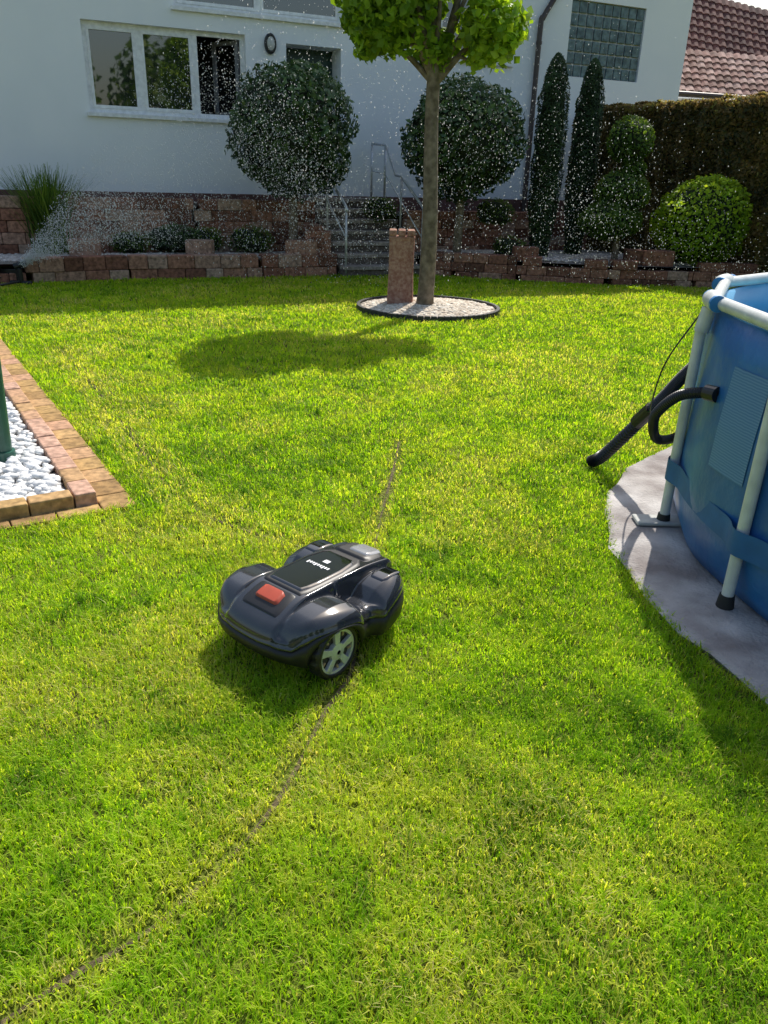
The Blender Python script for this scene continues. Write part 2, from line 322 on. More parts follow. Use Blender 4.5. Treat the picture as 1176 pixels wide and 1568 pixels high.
lowR=[HW(-.4,2.3),(1.0,13.45),(2.05,13.18),(3.49,12.92),(4.89,13.0),(8,13.1)]
blockwall('lower_retaining_wall',lowR,-.05,.38,step=1)
upR=[HW(s,d) for s,d in((-.4,1.5),(1.5,1.6),(3.4,1.4),(6.4,1.2))]
blockwall('upper_retaining_wall',upR,.25,.98)
def sheet(n,pts,z,mat):return obj(n,[(a,b,z) for a,b in pts],[tuple(range(len(pts)))],[mat])
sheet('terrace_bed',[lowL[0],*lowL[1:],HW(-1.95,1.15),HW(-8.5,1.2)],.27,gsheet)
sheet('planting_bed',[HW(-8.5,1.1),HW(-1.95,1.1),HW(-1.95,0),HW(-8.5,0)],1.0,earth)
sheet('terrace_bed',[*lowR,(9,16),HW(6.4,1.25),HW(3.4,1.45),HW(-.4,1.55)],.3,gsheet)
sheet('planting_bed',[HW(-.4,1.5),HW(1.5,1.6),HW(3.4,1.4),HW(6.4,1.2),HW(6.4,0),HW(-.4,0)],.9,earth)
def pebbles(n,N,fn,size,mat,flat=.6,parent=None):
    ph=(1+5**.5)/2;I=np.array([(-1,ph,0),(1,ph,0),(-1,-ph,0),(1,-ph,0),(0,-1,ph),(0,1,ph),(0,-1,-ph),(0,1,-ph),(ph,0,-1),(ph,0,1),(-ph,0,-1),(-ph,0,1)])/1.9
    IF=np.array([(0,11,5),(0,5,1),(0,1,7),(0,7,10),(0,10,11),(1,5,9),(5,11,4),(11,10,2),(10,7,6),(7,1,8),(3,9,4),(3,4,2),(3,2,6),(3,6,8),(3,8,9),(4,9,5),(2,4,11),(6,2,10),(8,6,7),(9,8,1)])
    P=fn(N);k=len(P);sz=size*(.6+.8*rng.random((k,1,1)));a=rng.random(k)*6.28;st=1+.5*rng.random(k)
    J=I[None]+rng.normal(size=(k,12,3))*.08;X=J[:,:,0]*st[:,None];Y=J[:,:,1];c,s=np.cos(a)[:,None],np.sin(a)[:,None]
    J=np.stack([X*c-Y*s,X*s+Y*c,J[:,:,2]*flat],2)*sz+P[:,None]
    Fc=(IF[None]+(np.arange(k)*12)[:,None,None]).reshape(-1,3)
    return fastobj(n,J.reshape(-1,3),[Fc],3,mat,np.repeat(rng.random(k),12),smooth=True,parent=parent)
def fL(N):
    s=-8+rng.random(N)*6.0;d=1.25+rng.random(N)*.85;x,y=s*c24+d*s24,15.9+s*s24-d*c24;return np.stack([x,y,.275+.02*rng.random(N)],1)
def fR(N):
    x=.6+rng.random(N)*5.6;y=13.3+rng.random(N)*1.6;k=(y-yfar(x)>.25);x,y=x[k],y[k];return np.stack([x,y,.305+.02*rng.random(len(x))],1)
pebbles('terrace_gravel',9000,fL,.028,gravm);pebbles('terrace_gravel',9000,fR,.028,gravm)
M=MB()
for x,y,w,h in((4.3,13.15,.5,.16),(4.0,13.2,.4,.16),(2.2,13.35,.4,.14),(-3.0,12.65,.4,.15),(-4.6,12.1,.4,.16),(-1.45,13.05,.5,.16),(-1.2,13.2,.4,.3)):
    M.box(x-w/2,x+w/2,y-.13,y+.13,.3,.38+h,0,float(rng.random()))
M.out('edging_blocks',[stone],bevel=.015)
# ---------- stairs
M=MB();nst=7
for i in range(nst):
    d0=2.4-i*.28;z1=(i+1)*.163
    for k in range(4):
        M.box(-1.9+k*.36+.003,-1.54+k*.36-.003,-d0,-.45 if i==nst-1 else -d0+.33,z1-.06,z1,0,.65+.35*float(rng.random()))
    M.box(-1.9,-.46,-d0+.04,-.0,z1-.165,z1-.061,0,.08+.15*float(rng.random()))  # risers tinted dark, treads light: step shading put into the tint
M.box(-1.9,-.46,-.45,-.021,1.0,1.14,0,.5)
st=M.out('garden_stairs',[stepm],bevel=.01);st.location=(0,15.9,0);st.rotation_euler=(0,0,TH)
steel=pmat('galvanised_steel',(.6,.61,.63),.4,metal=.5)
def rail(s):
    M=MB();pts=[(s,-2.4,1.0),(s,-2.3,1.08),(s,-1.45,1.52),(s,-1.2,1.54),(s,-.75,2.02),(s,-.1,2.06)]
    M.tube(pts,.024,8)
    for d,z0,z1 in((2.35,.05,1.05),(1.45,.5,1.52),(.72,1.1,2.03),(.1,1.1,2.06)):M.tube([(s,-d,z0),(s,-d,z1)],.021,8)
    M.tube([(s,-2.3,.62),(s,-.75,1.55),(s,-.1,1.6)],.011,6)
    o=M.out('stair_handrail',[steel],smooth=True);o.location=(0,15.9,0);o.rotation_euler=(0,0,TH)
rail(-.5);rail(-1.85)
# ---------- plants
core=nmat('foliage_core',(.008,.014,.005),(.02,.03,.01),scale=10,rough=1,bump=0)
bark=nmat('bark',(.12,.09,.06),(.27,.21,.15),scale=14,rough=.95,bump=.8,bscale=40)
laurel=tmat('laurel_leaves',[(.02,.05,.014),(.045,.095,.025),(.10,.17,.045)],rough=.35,transl=.25,nscale=3,spec=.5)
cyp=tmat('cypress_foliage',[(.02,.04,.015),(.04,.075,.025),(.07,.11,.035)],rough=.6,transl=.2,nscale=4)
bright=tmat('golden_foliage',[(.12,.22,.02),(.28,.42,.03),(.5,.6,.05)],rough=.5,transl=.5,nscale=4,tcol=(1,1,.4))
topi=tmat('topiary_foliage',[(.04,.09,.02),(.09,.16,.03),(.18,.25,.04)],rough=.5,transl=.4,nscale=4,tcol=(1,1,.4))
hedgem=tmat('hedge_leaves',[(.05,.065,.02),(.13,.10,.03),(.24,.15,.05),(.30,.28,.06)],rough=.45,transl=.45,nscale=2)
def shell(N,c,rad,lump=.12,inn=.82,ls=2.5):
    D=rng.normal(size=(N,3));D/=np.linalg.norm(D,axis=1)[:,None]
    l=1+lump*2*(.6*vn(D[:,0]+D[:,2]*1.3+c[0],D[:,1]-D[:,2]*.8,ls)+.4*vn(D[:,0]-D[:,2]*1.7,D[:,1]+D[:,2]*1.1+c[1],ls*2.6)-.5)
    rr=(inn+(1.04-inn)*rng.random(N)**.6)*l
    P=np.array(c)+D*rr[:,None]*np.array(rad);return P,D,rr
def ballplant(n,parts,mat,N,size,trunk=None,asp=.5,lump=.12):
    e=empty(n)
    for i,(c,rad) in enumerate(parts):
        P,D,rr=shell(int(N*rad[0]**2),c,rad,lump)
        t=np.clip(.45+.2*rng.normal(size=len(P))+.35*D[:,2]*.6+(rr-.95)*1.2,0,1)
        leaves('foliage_%d'%i,P,D,np.full(len(P),size),asp,mat,t,parent=e)
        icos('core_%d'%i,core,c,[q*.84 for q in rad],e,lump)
    if trunk:
        M=MB();M.tube([(trunk[0],trunk[1],trunk[2]),(trunk[0]+.02,trunk[1],trunk[3])],[trunk[4],trunk[4]*.8],10);M.out('trunk',[bark],parent=e)
    return e
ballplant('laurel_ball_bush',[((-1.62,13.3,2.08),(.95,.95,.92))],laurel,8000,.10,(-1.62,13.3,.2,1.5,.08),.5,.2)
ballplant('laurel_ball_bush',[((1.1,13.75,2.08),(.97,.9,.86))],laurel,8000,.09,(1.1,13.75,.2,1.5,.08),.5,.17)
def column(n,x,y,z0,z1,r):
    e=empty(n);N=9000;h=rng.random(N)**.9;a=rng.random(N)*6.283
    prof=lambda h:np.clip((.6+.4*np.minimum(1,h*3))*(1-h**7)**.55,0,1)
    rr=r*prof(h)*(.8+.3*vn(a*2,h*14,1.2)+.1*rng.random(N));P=np.stack([x+np.cos(a)*rr,y+np.sin(a)*rr,z0+h*(z1-z0)],1)
    D=np.stack([np.cos(a),np.sin(a),.6+0*a],1)
    leaves('foliage',P,D,np.full(N,.06),.35,cyp,np.clip(.4+.25*rng.normal(size=N),0,1),droop=-.3,parent=e)
    M=MB();hs=np.linspace(0,1,16);M.tube([(x,y,z0+q*(z1-z0)*.97) for q in hs],[max(.01,float(r*.82*prof(q))) for q in hs],14);M.out('core',[core],parent=e)
column('columnar_cypress',2.53,14.0,.25,3.36,.25);column('columnar_cypress',3.25,14.6,.3,3.38,.23)
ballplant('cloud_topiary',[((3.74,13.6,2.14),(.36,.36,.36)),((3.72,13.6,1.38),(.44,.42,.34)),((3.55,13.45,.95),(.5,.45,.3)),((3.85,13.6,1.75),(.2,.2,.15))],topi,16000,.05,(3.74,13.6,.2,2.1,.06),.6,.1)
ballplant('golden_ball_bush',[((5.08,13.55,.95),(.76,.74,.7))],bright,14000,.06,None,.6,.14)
e=empty('hedge');hp=[(3.9,17.0),(5.0,15.4),(6.5,13.2),(8.2,10.6)];N=90000
seg=rng.random(N)*3;si=seg.astype(int);tt=seg-si;HP=np.array(hp);P0=HP[si]*(1-tt)[:,None]+HP[si+1]*tt[:,None]
dv=HP[si+1]-HP[si];dv/=np.linalg.norm(dv,axis=1)[:,None];nn=np.stack([dv[:,1],-dv[:,0]],1)
nn=-nn*np.sign(nn[:,0:1])
face=rng.random(N)<.72;off=np.where(face,.45+.12*vn(seg*6,rng.random(N)*.1,3),(rng.random(N)*2-1)*.45)
z=np.where(face,.2+2.6*rng.random(N),2.75+.1*vn(seg*9,seg*0,1.5)+.05*rng.random(N))
off=np.where(face,off+.1*vn(seg*5,z*3,1.6)-.06*rng.random(N),off)
P=np.stack([P0[:,0]+nn[:,0]*off,P0[:,1]+nn[:,1]*off,z],1);D=np.where(face[:,None],np.stack([nn[:,0],nn[:,1],nn[:,0]*0+.3],1),np.array([[0,0,1.]]))
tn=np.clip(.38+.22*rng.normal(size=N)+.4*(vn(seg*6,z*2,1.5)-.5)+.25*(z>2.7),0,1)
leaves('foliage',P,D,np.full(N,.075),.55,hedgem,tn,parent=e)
M=MB()
for a,b in zip(hp[:-1],hp[1:]):
    d=Vector((b[0]-a[0],b[1]-a[1],0)).normalized();q=Vector((d.y,-d.x,0))*.42;a3,b3=Vector((*a,0)),Vector((*b,0))
    M.add([tuple(v) for v in(a3+q,b3+q,b3-q,a3-q,a3+q+Vector((0,0,2.72)),b3+q+Vector((0,0,2.72)),b3-q+Vector((0,0,2.72)),a3-q+Vector((0,0,2.72)))],[(0,1,5,4),(1,2,6,5),(2,3,7,6),(3,0,4,7),(4,5,6,7)])
M.out('core',[core],parent=e)
for (x,y,z,rx,rz) in((-3.45,13.0,.5,.5,.22),(-3.0,13.1,.5,.3,.2),(1.75,14.2,1.0,.35,.22),(-2.3,13.3,.5,.35,.22),(2.0,13.8,.45,.3,.2),(-4.1,12.7,.45,.3,.18),(-.2,14.3,1.0,.3,.2)):
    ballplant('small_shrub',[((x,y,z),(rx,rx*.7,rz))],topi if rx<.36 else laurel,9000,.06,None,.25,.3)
def tuft(n,x,y,z,h,N,mat,spread=.6):
    a=rng.random(N)*6.283;l=h*(.6+.5*rng.random(N));ln=spread*l*(.2+.9*rng.random(N));bx=x+rng.normal(size=N)*.1;by=y+rng.normal(size=N)*.1
    V=[];w=.013
    for q in(0,.35,.7,1):
        ww=w*(1-q*.85);zz=z+l*(q*1.05-.25*q*q*(ln/l));X=bx+np.cos(a)*ln*q**1.7;Y=by+np.sin(a)*ln*q**1.7
        V+= [np.stack([X-ww*np.sin(a),Y+ww*np.cos(a),zz],1),np.stack([X+ww*np.sin(a),Y-ww*np.cos(a),zz],1)]
    V=np.stack(V,1).reshape(-1,3);i=np.arange(N)*8
    return fastobj(n,V,[np.concatenate([np.stack([i+2*k,i+2*k+1,i+2*k+3,i+2*k+2],1) for k in range(3)])],4,mat,np.repeat(rng.random(N),8))
tuft('ornamental_grass',-5.2,12.35,.3,1.15,900,topi)
# ---------- standard tree
tree=empty('standard_tree')
tl2=tmat('tree_leaves',[(.09,.17,.015),(.21,.34,.025),(.38,.5,.04)],rough=.45,transl=.38,tcol=(1,1,.4),nscale=5,tboost=1.6)
M=MB();zz=np.linspace(0,2.75,14);M.tube([(.42+.02*math.sin(q*2),9.65+.015*math.cos(q*3),q-.02) for q in zz],[.102-.012*q if q>.15 else .125 for q in zz],14)
lobes=[((-.05,9.65,3.42),(.62,.6,.62)),((1.0,9.6,2.98),(.36,.38,.34)),((-.2,9.75,3.02),(.36,.4,.3)),((.1,9.7,4.05),(.5,.5,.45)),((.42,9.7,2.80),(.2,.22,.2)),((.85,9.75,3.85),(.3,.4,.3))]
for c,rd in lobes:
    for k in range(4):
        q=np.array(c)+rng.normal(size=3)*np.array(rd)*.4;mid=(np.array((.42,9.65,2.6))+q)/2+np.array((0,0,.08))
        M.tube(spline([(.42,9.65,2.45),tuple(mid),tuple(q)],4),list(np.linspace(.04,.012,9)),6)
M.out('trunk_and_limbs',[bark],parent=tree,smooth=True)
Ps=[];Ds=[];Ts=[]
for c,rd in lobes:
    N=int(8500*rd[0]**2+250);D=rng.normal(size=(N,3));D/=np.linalg.norm(D,axis=1)[:,None];rr=(.35+.75*rng.random(N)**.7)*(.8+.45*vn(D[:,0]*2+D[:,2],D[:,1]*2,2))
    Ps.append(np.array(c)+D*rr[:,None]*np.array(rd));Ds.append(D*.6+np.array((0,0,.6)));Ts.append(np.clip((.7 if c[0]>.9 else .45)+.25*rng.normal(size=N),0,1))
P=np.concatenate(Ps);leaves('foliage',P,np.concatenate(Ds),np.full(len(P),.10),.75,tl2,np.concatenate(Ts),droop=.8,parent=tree,fold=.35)
M=MB();n=72
for j in range(n):
    a0=2*math.pi*j/n;a1=2*math.pi*(j+.9)/n
    vs=[]
    for z in(-.01,.065):
        for (aa,rr) in((a0,RR-.025),(a1,RR-.025),(a1,RR+.02),(a0,RR+.02)):vs.append((RC[0]+math.cos(aa)*rr,RC[1]+math.sin(aa)*rr,z))
    M.add(vs,[(4,5,6,7),(0,4,7,3),(1,2,6,5),(0,1,5,4),(2,3,7,6)])
M.out('tree_ring_edging',[pmat('edging_dark',(.035,.035,.035),.6)],bevel=.006)
V=[(RC[0],RC[1],.09)]+[(RC[0]+math.cos(2*math.pi*j/48)*(RR-.02),RC[1]+math.sin(2*math.pi*j/48)*(RR-.02),.02) for j in range(48)]
obj('gravel_bed',V,[(0,1+j,1+(j+1)%48) for j in range(48)],[gsheet])
def fRing(N):
    a=rng.random(N)*6.283;q=np.sqrt(rng.random(N))*(RR-.05);return np.stack([RC[0]+np.cos(a)*q,RC[1]+np.sin(a)*q,.1-.08*q/RR],1)
pebbles('ring_gravel',3800,fRing,.032,tmat('ring_stones',[(.42,.34,.26),(.6,.52,.42),(.78,.72,.62)],rough=.8,nscale=30))
postm=nmat('red_granite',(.3,.13,.09),(.5,.3,.22),scale=30,rough=.9,bump=.8,bscale=60,bdist=.012)
M=MB();px,py=.12,9.87;w=.15;prof=[(-.02,1.08),(.1,1.04),(.45,.97),(.8,.99),(.86,1.04)];V=[];Fs=[]
for z,k in prof:
    for (a,b) in((-1,-1),(-.33,-1.03),(.33,-1.03),(1,-1),(1.03,-.33),(1.03,.33),(1,1),(.33,1.03),(-.33,1.03),(-1,1),(-1.03,.33),(-1.03,-.33)):
        V.append((px+a*w*k+rng.normal()*.003,py+b*w*k+rng.normal()*.003,z))
for i in range(len(prof)-1):
    for j in range(12):Fs.append((i*12+j,i*12+(j+1)%12,(i+1)*12+(j+1)%12,(i+1)*12+j))
Fs.append(tuple(range(48,60)));M.add(V,Fs)
for a in(-1,0,1):
    for b in(-1,0,1):
        if a==0 and b==0:continue
        M.box(px+a*.11-.045,px+a*.11+.045,py+b*.11-.045,py+b*.11+.045,.862,.93)
M.out('stone_post',[postm],bevel=.014)
# ---------- pavers
def CE(a,b,z=0):q=C+e1*a+e2*b;return (q[0],q[1],z)
brick=tmat('edge_bricks',[(.28,.17,.07),(.42,.27,.11),(.46,.27,.17),(.5,.31,.23)],rough=.9,nscale=25,namt=.4,bump=.4)
M=MB();x=0
while x<6.5:
    M.box(x+.003,x+.197,.01,.165,-.02,.012,0,float(rng.random())*.7,fn=lambda X,Y,Z:CE(X,Y,Z));x+=.2
y=.168
while y<3:
    M.box(.003,.1,y+.003,y+.197,-.02,.012,0,float(rng.random())*.7,fn=lambda X,Y,Z:CE(X,Y,Z));y+=.2
M.out('brick_paving_edge',[brick],bevel=.006)
M=MB();x=.105
while x<6.5:
    h=float(rng.random())*.006;M.box(x+.003,x+.197,.17,.27,-.02,.07+h,0,.45+.55*float(rng.random()),fn=lambda X,Y,Z:CE(X,Y,Z));x+=.2
y=.274
while y<3:
    M.box(.105,.205,y+.003,y+.197,-.02,.072,0,.1+.5*float(rng.random()),fn=lambda X,Y,Z:CE(X,Y,Z));y+=.2
M.out('raised_brick_kerb',[brick],bevel=.008)
sheetp=[CE(.2,.26,.02),CE(6.5,.26,.02),CE(6.5,3,.02),CE(.2,3,.02)]
obj('pebble_bed',sheetp,[(0,1,2,3)],[nmat('pebble_bed_grey',(.3,.3,.3),(.5,.5,.5),scale=30)])  # plain grey base sheet under the white stones
def fP(N):
    a=.22+rng.random(N)*6.2;b=.285+rng.random(N)*1.6;return np.stack([C[0]+e1[0]*a+e2[0]*b,C[1]+e1[1]*a+e2[1]*b,.025+.03*rng.random(N)],1)
pebbles('white_pebbles',13000,fP,.024,tmat('white_pebble',[(.6,.6,.6),(.75,.75,.74),(.85,.85,.85)],rough=.6,nscale=30,namt=.1))
M=MB();T=lambda z:(-2.075+.04*z,3.93,z)
M.tube([T(0),T(1.1)],.045,20);M.tube([T(.03),T(.09)],.06,20);M.tube([T(1.1),T(1.13)],[.05,.02],20)
M.out('green_post',[pmat('green_paint',(.02,.10,.07),.4)])
# ---------- pool pad
n=96;V=[];Fs=[]
conc=nmat('concrete_pad',(.24,.21,.20),(.58,.55,.53),scale=4,rough=.95,bump=.9,bscale=70,detail=14)
for rr,z in((RPAD-.012,-.01),(RPAD,.012),(RPAD-.02,.022),(RPAD-.16,.024),(0.01,.024)):
    for j in range(n):
        a=2*math.pi*j/n;k=rr+(.012*math.sin(a*23)+.01*math.sin(a*37+1))*(rr>2);V.append((PC[0]+math.cos(a)*k,PC[1]+math.sin(a)*k,z))
for i in range(4):
    for j in range(n):Fs.append((i*n+j,i*n+(j+1)%n,(i+1)*n+(j+1)%n,(i+1)*n+j))
obj('concrete_pool_pad',V,Fs,[conc])
# ---------- pool
pool=empty('frame_pool')
pv=nmat('pool_vinyl_blue',(.02,.11,.34),(.03,.18,.47),scale=3,rough=.36,bump=.5,bscale=6,bdist=.03)
pin=nmat('pool_liner_light_blue',(.10,.38,.66),(.16,.48,.75),scale=5,rough=.4,bump=.1)
pwm=pmat('pool_tube_white',(.66,.68,.66),.35)
HT=1.06;LA=[math.radians(167.3+24*k) for k in range(15)];n=300;V=[];Fs=[];mi=[]
prof=[(-.06,.026),(-.02,.04),(.0,.09),(.022,.2),(.03,.4),(.02,.65),(.0,.9),(-.012,HT-.03),(-.03,HT-.03),(-.045,.9),(-.03,.5),(-.05,.03)]
for dr,z in prof:
    for j in range(n):
        a=2*math.pi*j/n;ph=((a-LA[0])/math.radians(24))%1;bul=.5-.5*math.cos(2*math.pi*ph);k=RP-.02+dr+(.018*bul if 0<z<HT-.05 else 0);V.append((PC[0]+math.cos(a)*k,PC[1]+math.sin(a)*k,z))
for i in range(len(prof)-1):
    for j in range(n):Fs.append((i*n+j,i*n+(j+1)%n,(i+1)*n+(j+1)%n,(i+1)*n+j));mi.append(0 if i<7 else 1)
obj('wall',V,Fs,[pv,pin],mi,parent=pool,smooth=True)
V=[];
for j in range(n):a=2*math.pi*j/n;V.append((PC[0]+math.cos(a)*(RP-.05),PC[1]+math.sin(a)*(RP-.05),.85))
m,t,b=newmat('pool_water');b.inputs['Base Color'].default_value=(.05,.3,.45,1);b.inputs['Roughness'].default_value=.04
tcn=t.nodes.new('ShaderNodeTexNoise');tcn.inputs['Scale'].default_value=6;bpn=t.nodes.new('ShaderNodeBump');bpn.inputs['Distance'].default_value=.02;t.links.new(tcn.outputs[0],bpn.inputs['Height']);t.links.new(bpn.outputs[0],b.inputs['Normal'])
obj('water',V,[tuple(range(n))],[m],parent=pool)
M=MB()
P_=lambda a,rr,z:(PC[0]+math.cos(a)*rr,PC[1]+math.sin(a)*rr,z)
for k,a in enumerate(LA):
    b_=a+math.radians(24);M.tube([P_(a,RP-.005,HT),P_(b_,RP-.005,HT)],.027,14,0)
    M.tube([P_(a,RP+.035,.05),P_(a,RP+.028,HT-.12)],.023,14,0)
    M.tube([P_(a,RP+.036,.03),P_(a,RP+.035,.3)],.019,14,2)
    M.tube([P_(a,RP+.036,.024),P_(a,RP+.036,.075)],[.034,.028],14,3)
    M.tube([P_(a,RP+.026,HT-.13),P_(a,RP+.01,HT-.03)],.031,14,0)
    d=math.radians(2.6);M.tube([P_(a-d,RP,HT),P_(a-d*.5,RP+.003,HT+.003),P_(a+d*.5,RP+.003,HT+.003),P_(a+d,RP,HT)],[.032,.038,.038,.032],14,0)
    d2=math.radians(3.4)
    for sg in(-1,1):M.tube([P_(a+sg*d,RP,HT),P_(a+sg*d2,RP,HT)],.034,14,1)
o=M.out('frame',[pwm,pmat('pool_joint_blue',(.03,.2,.5),.4),pmat('leg_dark',(.12,.12,.11),.4),pmat('black_rubber',(.02,.02,.02),.6)],parent=pool,smooth=True)
es=o.modifiers.new('e','EDGE_SPLIT');es.split_angle=math.radians(50)
V=[];Fs=[];n=450
for z in(.25,.35):
    for j in range(n):
        a=2*math.pi*j/n;ph=((a-LA[0]+math.radians(12))/math.radians(24))%1-.5;k=RP+.022+.042*math.exp(-(ph/.09)**2);V.append(P_(a,k,z))
for j in range(n):Fs.append((j,(j+1)%n,n+(j+1)%n,n+j))
obj('strap',V,Fs,[pmat('strap_blue',(.02,.12,.34),.6)],parent=pool,smooth=True)
V=[];Fs=[];na,nz_=16,14
for i in range(nz_+1):
    for j in range(na+1):
        a=math.radians(181+7.5*j/na);z=.48+.4*i/nz_;ph=((a-LA[0])/math.radians(24))%1;bul=.5-.5*math.cos(2*math.pi*ph)
        dr=np.interp(z,[.2,.4,.65,.9],[.022,.03,.02,0]);V.append(P_(a,RP-.02+dr+.018*bul+.004,z))
for i in range(nz_):
    for j in range(na):q=i*(na+1)+j;Fs.append((q,q+1,q+na+2,q+na+1))
m,t,b=newmat('mesh_print');tc=t.nodes.new('ShaderNodeTexCoord');wv=t.nodes.new('ShaderNodeTexWave');wv.bands_direction='Z';wv.inputs['Scale'].default_value=30;wv.inputs['Distortion'].default_value=2
t.links.new(tc.outputs['Object'],wv.inputs['Vector']);rp=ramp(t,[(.06,.18,.40),(.13,.28,.5)]);t.links.new(wv.outputs[0],rp.inputs[0]);t.links.new(rp.outputs[0],b.inputs['Base Color']);b.inputs['Roughness'].default_value=.5
obj('label_panel',V,Fs,[m],parent=pool,smooth=True)
M=MB();a=LA[0];q=P_(a,RP+.04,0);M.box(q[0]-.13,q[0]+.09,q[1]-.05,q[1]+.06,.026,.045);M.out('foot_plate',[pmat('plate_grey',(.5,.5,.47),.7)],parent=pool,bevel=.008)
hm=pmat('hose_black',(.018,.018,.02),.35)
M=MB()
def hose(pts,r0,grow=0):
    sp=spline(pts,60);rs=[r0*(1+grow*i/len(sp))*(1+.11*math.sin(i*1.57)) for i in range(len(sp))];M.tube(sp,rs,14,0)
hose([(1.50,3.55,.86),(1.47,3.62,.76),(1.43,3.72,.64),(1.40,3.82,.52),(1.33,3.96,.33),(1.23,4.12,.10),(1.18,4.19,.03)],.025,.35)
hose([(1.36,3.0,.745),(1.30,3.03,.745),(1.22,3.15,.70),(1.19,3.3,.58),(1.23,3.42,.47),(1.31,3.55,.38),(1.41,3.6,.38),(1.45,3.58,.47),(1.44,3.56,.56)],.021)
M.tube([(1.37,3.88,.44),(1.33,3.96,.34)],.038,16);M.tube([(1.31,3.0,.745),(1.285,3.05,.742)],.032,16)
M.tube(spline([(1.34,3.4,1.0),(1.28,3.55,.75),(1.3,3.7,.5),(1.36,3.8,.4)],8),.004,6)
M.out('hoses',[hm],parent=pool,smooth=False)
# ---------- robotic mower
mow=empty('robotic_lawn_mower',(-.235,2.33,.012),math.atan2(-.77,-.64))
shellm=pmat('mower_shell_grey',(.028,.029,.033),.13,coat=1);blk=pmat('mower_black_gloss',(.006,.006,.008),.04,coat=1,spec=.8);matt=pmat('mower_black_matte',(.014,.014,.016),.45)
redm=pmat('stop_red',(.45,.07,.035),.45);silv=pmat('mower_silver',(.55,.56,.58),.3,metal=.3);lett=pmat('lettering',(.8,.8,.8),.5);plate=pmat('mower_plate_grey',(.3,.305,.315),.18,coat=.8)
def sst(a,b,x):t=min(1,max(0,(x-a)/(b-a)));return t*t*(3-2*t)
def Hh(u,v):
    av=abs(v)
    cen=.247-.075*max(0,(u-.13)/.17)**1.7-.022*max(0,(-u-.12)/.18)**2
    fr=.236-.3*max(0,av-.20)-.07*max(0,(u-.20)/.1)**2-.35*max(0,.05-u)
    re=.226-.45*max(0,av-.19)-.08*max(0,(-u-.23)/.07)**2-.45*max(0,u+.10)
    side=max(fr-.015*((u-.13)/.1)**2,re-.02*((u+.19)/.09)**2,.17)
    k=sst(.102,.122,av);h=cen*(1-k)+side*k
    h-=.014*math.exp(-((av-.115)/.006)**2)*(1 if u<.2 else max(0,1-(u-.2)/.05))
    return h
def outl(t):
    n_=3.6;cu,su=math.cos(t),math.sin(t);u=math.copysign(abs(cu)**(2/n_),cu)*.305;v=math.copysign(abs(su)**(2/n_),su)*.258
    v*=1-.13*math.exp(-((u+.035)/.045)**4);v*=1-.06*max(0,(-u)/.3);u*=1-.07*(abs(v)/.25)**2
    return u,v
NA=360;V=[];Fs=[];mi=[];rings=[i/90*.90 for i in range(91)]+[.915,.93,.945,.96,.97,.98,.99,1.0]
for q in rings:
    for j in range(NA):
        u,v=outl(2*math.pi*j/NA);u*=max(q,.002);v*=max(q,.002);h=Hh(u,v)
        if q>.88:k=(q-.88)/.12;h-=.03*(1-math.sqrt(max(0,1-k**2.2)))
        V.append((u,v,h))
base=len(rings)
def zbot(u,v):
    zb=.055+.02*sst(.2,.3,u)
    if abs(v)>.12 and abs(u-.13)<.115:zb=max(zb,.178*(max(0,1-((u-.13)/.115)**2))**.4)
    return zb
for kk,(fz,sc) in enumerate([(0,1.004),(.12,1.006),(.14,.985),(.18,.985),(.21,1.012),(.5,1.018),(.8,1.0),(1,.955)]):
    for j in range(NA):
        u,v=outl(2*math.pi*j/NA);h=Hh(u,v)-.031;zb=min(zbot(u,v),h-.008);V.append((u*sc,v*sc,h+(zb-h)*fz))
for i in range(base+7):
    for j in range(NA):
        Fs.append((i*NA+j,i*NA+(j+1)%NA,(i+1)*NA+(j+1)%NA,(i+1)*NA+j));mi.append(0 if i<base+1 else 1)
obj('body_shell',V,Fs,[shellm,matt],mi,parent=mow,smooth=True)
def patch(n,corn,off,mat,nu=14,nv=14,th=.006,vc=0):
    V=[];Fs=[]
    for i in range(nu+1):
        q=i/nu;us=[c[0] for c in corn];u=np.interp(q,np.linspace(0,1,len(corn)),us);hw=np.interp(q,np.linspace(0,1,len(corn)),[c[1] for c in corn])
        for j in range(nv+1):
            v=vc+(j/nv*2-1)*hw;ed=(i in(0,nu)) or (j in(0,nv));V.append((u,v,Hh(u,v)+off-(th if ed else 0)))
    for i in range(nu):
        for j in range(nv):a=i*(nv+1)+j;Fs.append((a,a+1,a+nv+2,a+nv+1))
    obj(n,V,Fs,[mat],parent=mow,smooth=True)
patch('hood_rim',[(-.17,.06),(-.14,.088),(-.05,.099),(.06,.099),(.12,.096),(.15,.088)],.005,matt,30,24,th=.005)
patch('hood',[(-.14,.055),(-.115,.076),(-.05,.088),(.06,.088),(.10,.084),(.135,.074)],.010,blk,30,24,th=.005)
patch('stop_recess',[(.157,.076),(.165,.082),(.235,.086),(.25,.08)],.004,matt,th=.004)
patch('stop_button',[(.172,.036),(.177,.05),(.213,.054),(.22,.046)],.013,redm,12,14,th=.01)
patch('rear_cover',[(-.285,.055),(-.27,.08),(-.2,.086),(-.178,.07)],.008,matt,10,12,th=.008)
patch('charging_plate',[(-.288,.040),(-.275,.05),(-.225,.05),(-.205,.04)],.014,plate,10,12,th=.007,vc=.015)
for sg in(-1,1):
    patch('rear_lobe_cover',[(-.245,.022),(-.235,.032),(-.16,.034),(-.14,.026)],.004,blk,12,12,th=.004,vc=sg*.162)
M=MB()
for k in range(9):
    v=-.05+k*.0115;w=.004;hgt=.013 if k%3 else .018
    M.box(-.035,-.035+hgt,v-w,v+w*.7,Hh(-.03,v)+.0105,Hh(-.03,v)+.0118)
M.box(-.075,-.055,-.012,.012,Hh(-.06,0)+.0105,Hh(-.06,0)+.0118);M.out('lettering',[lett],parent=mow)
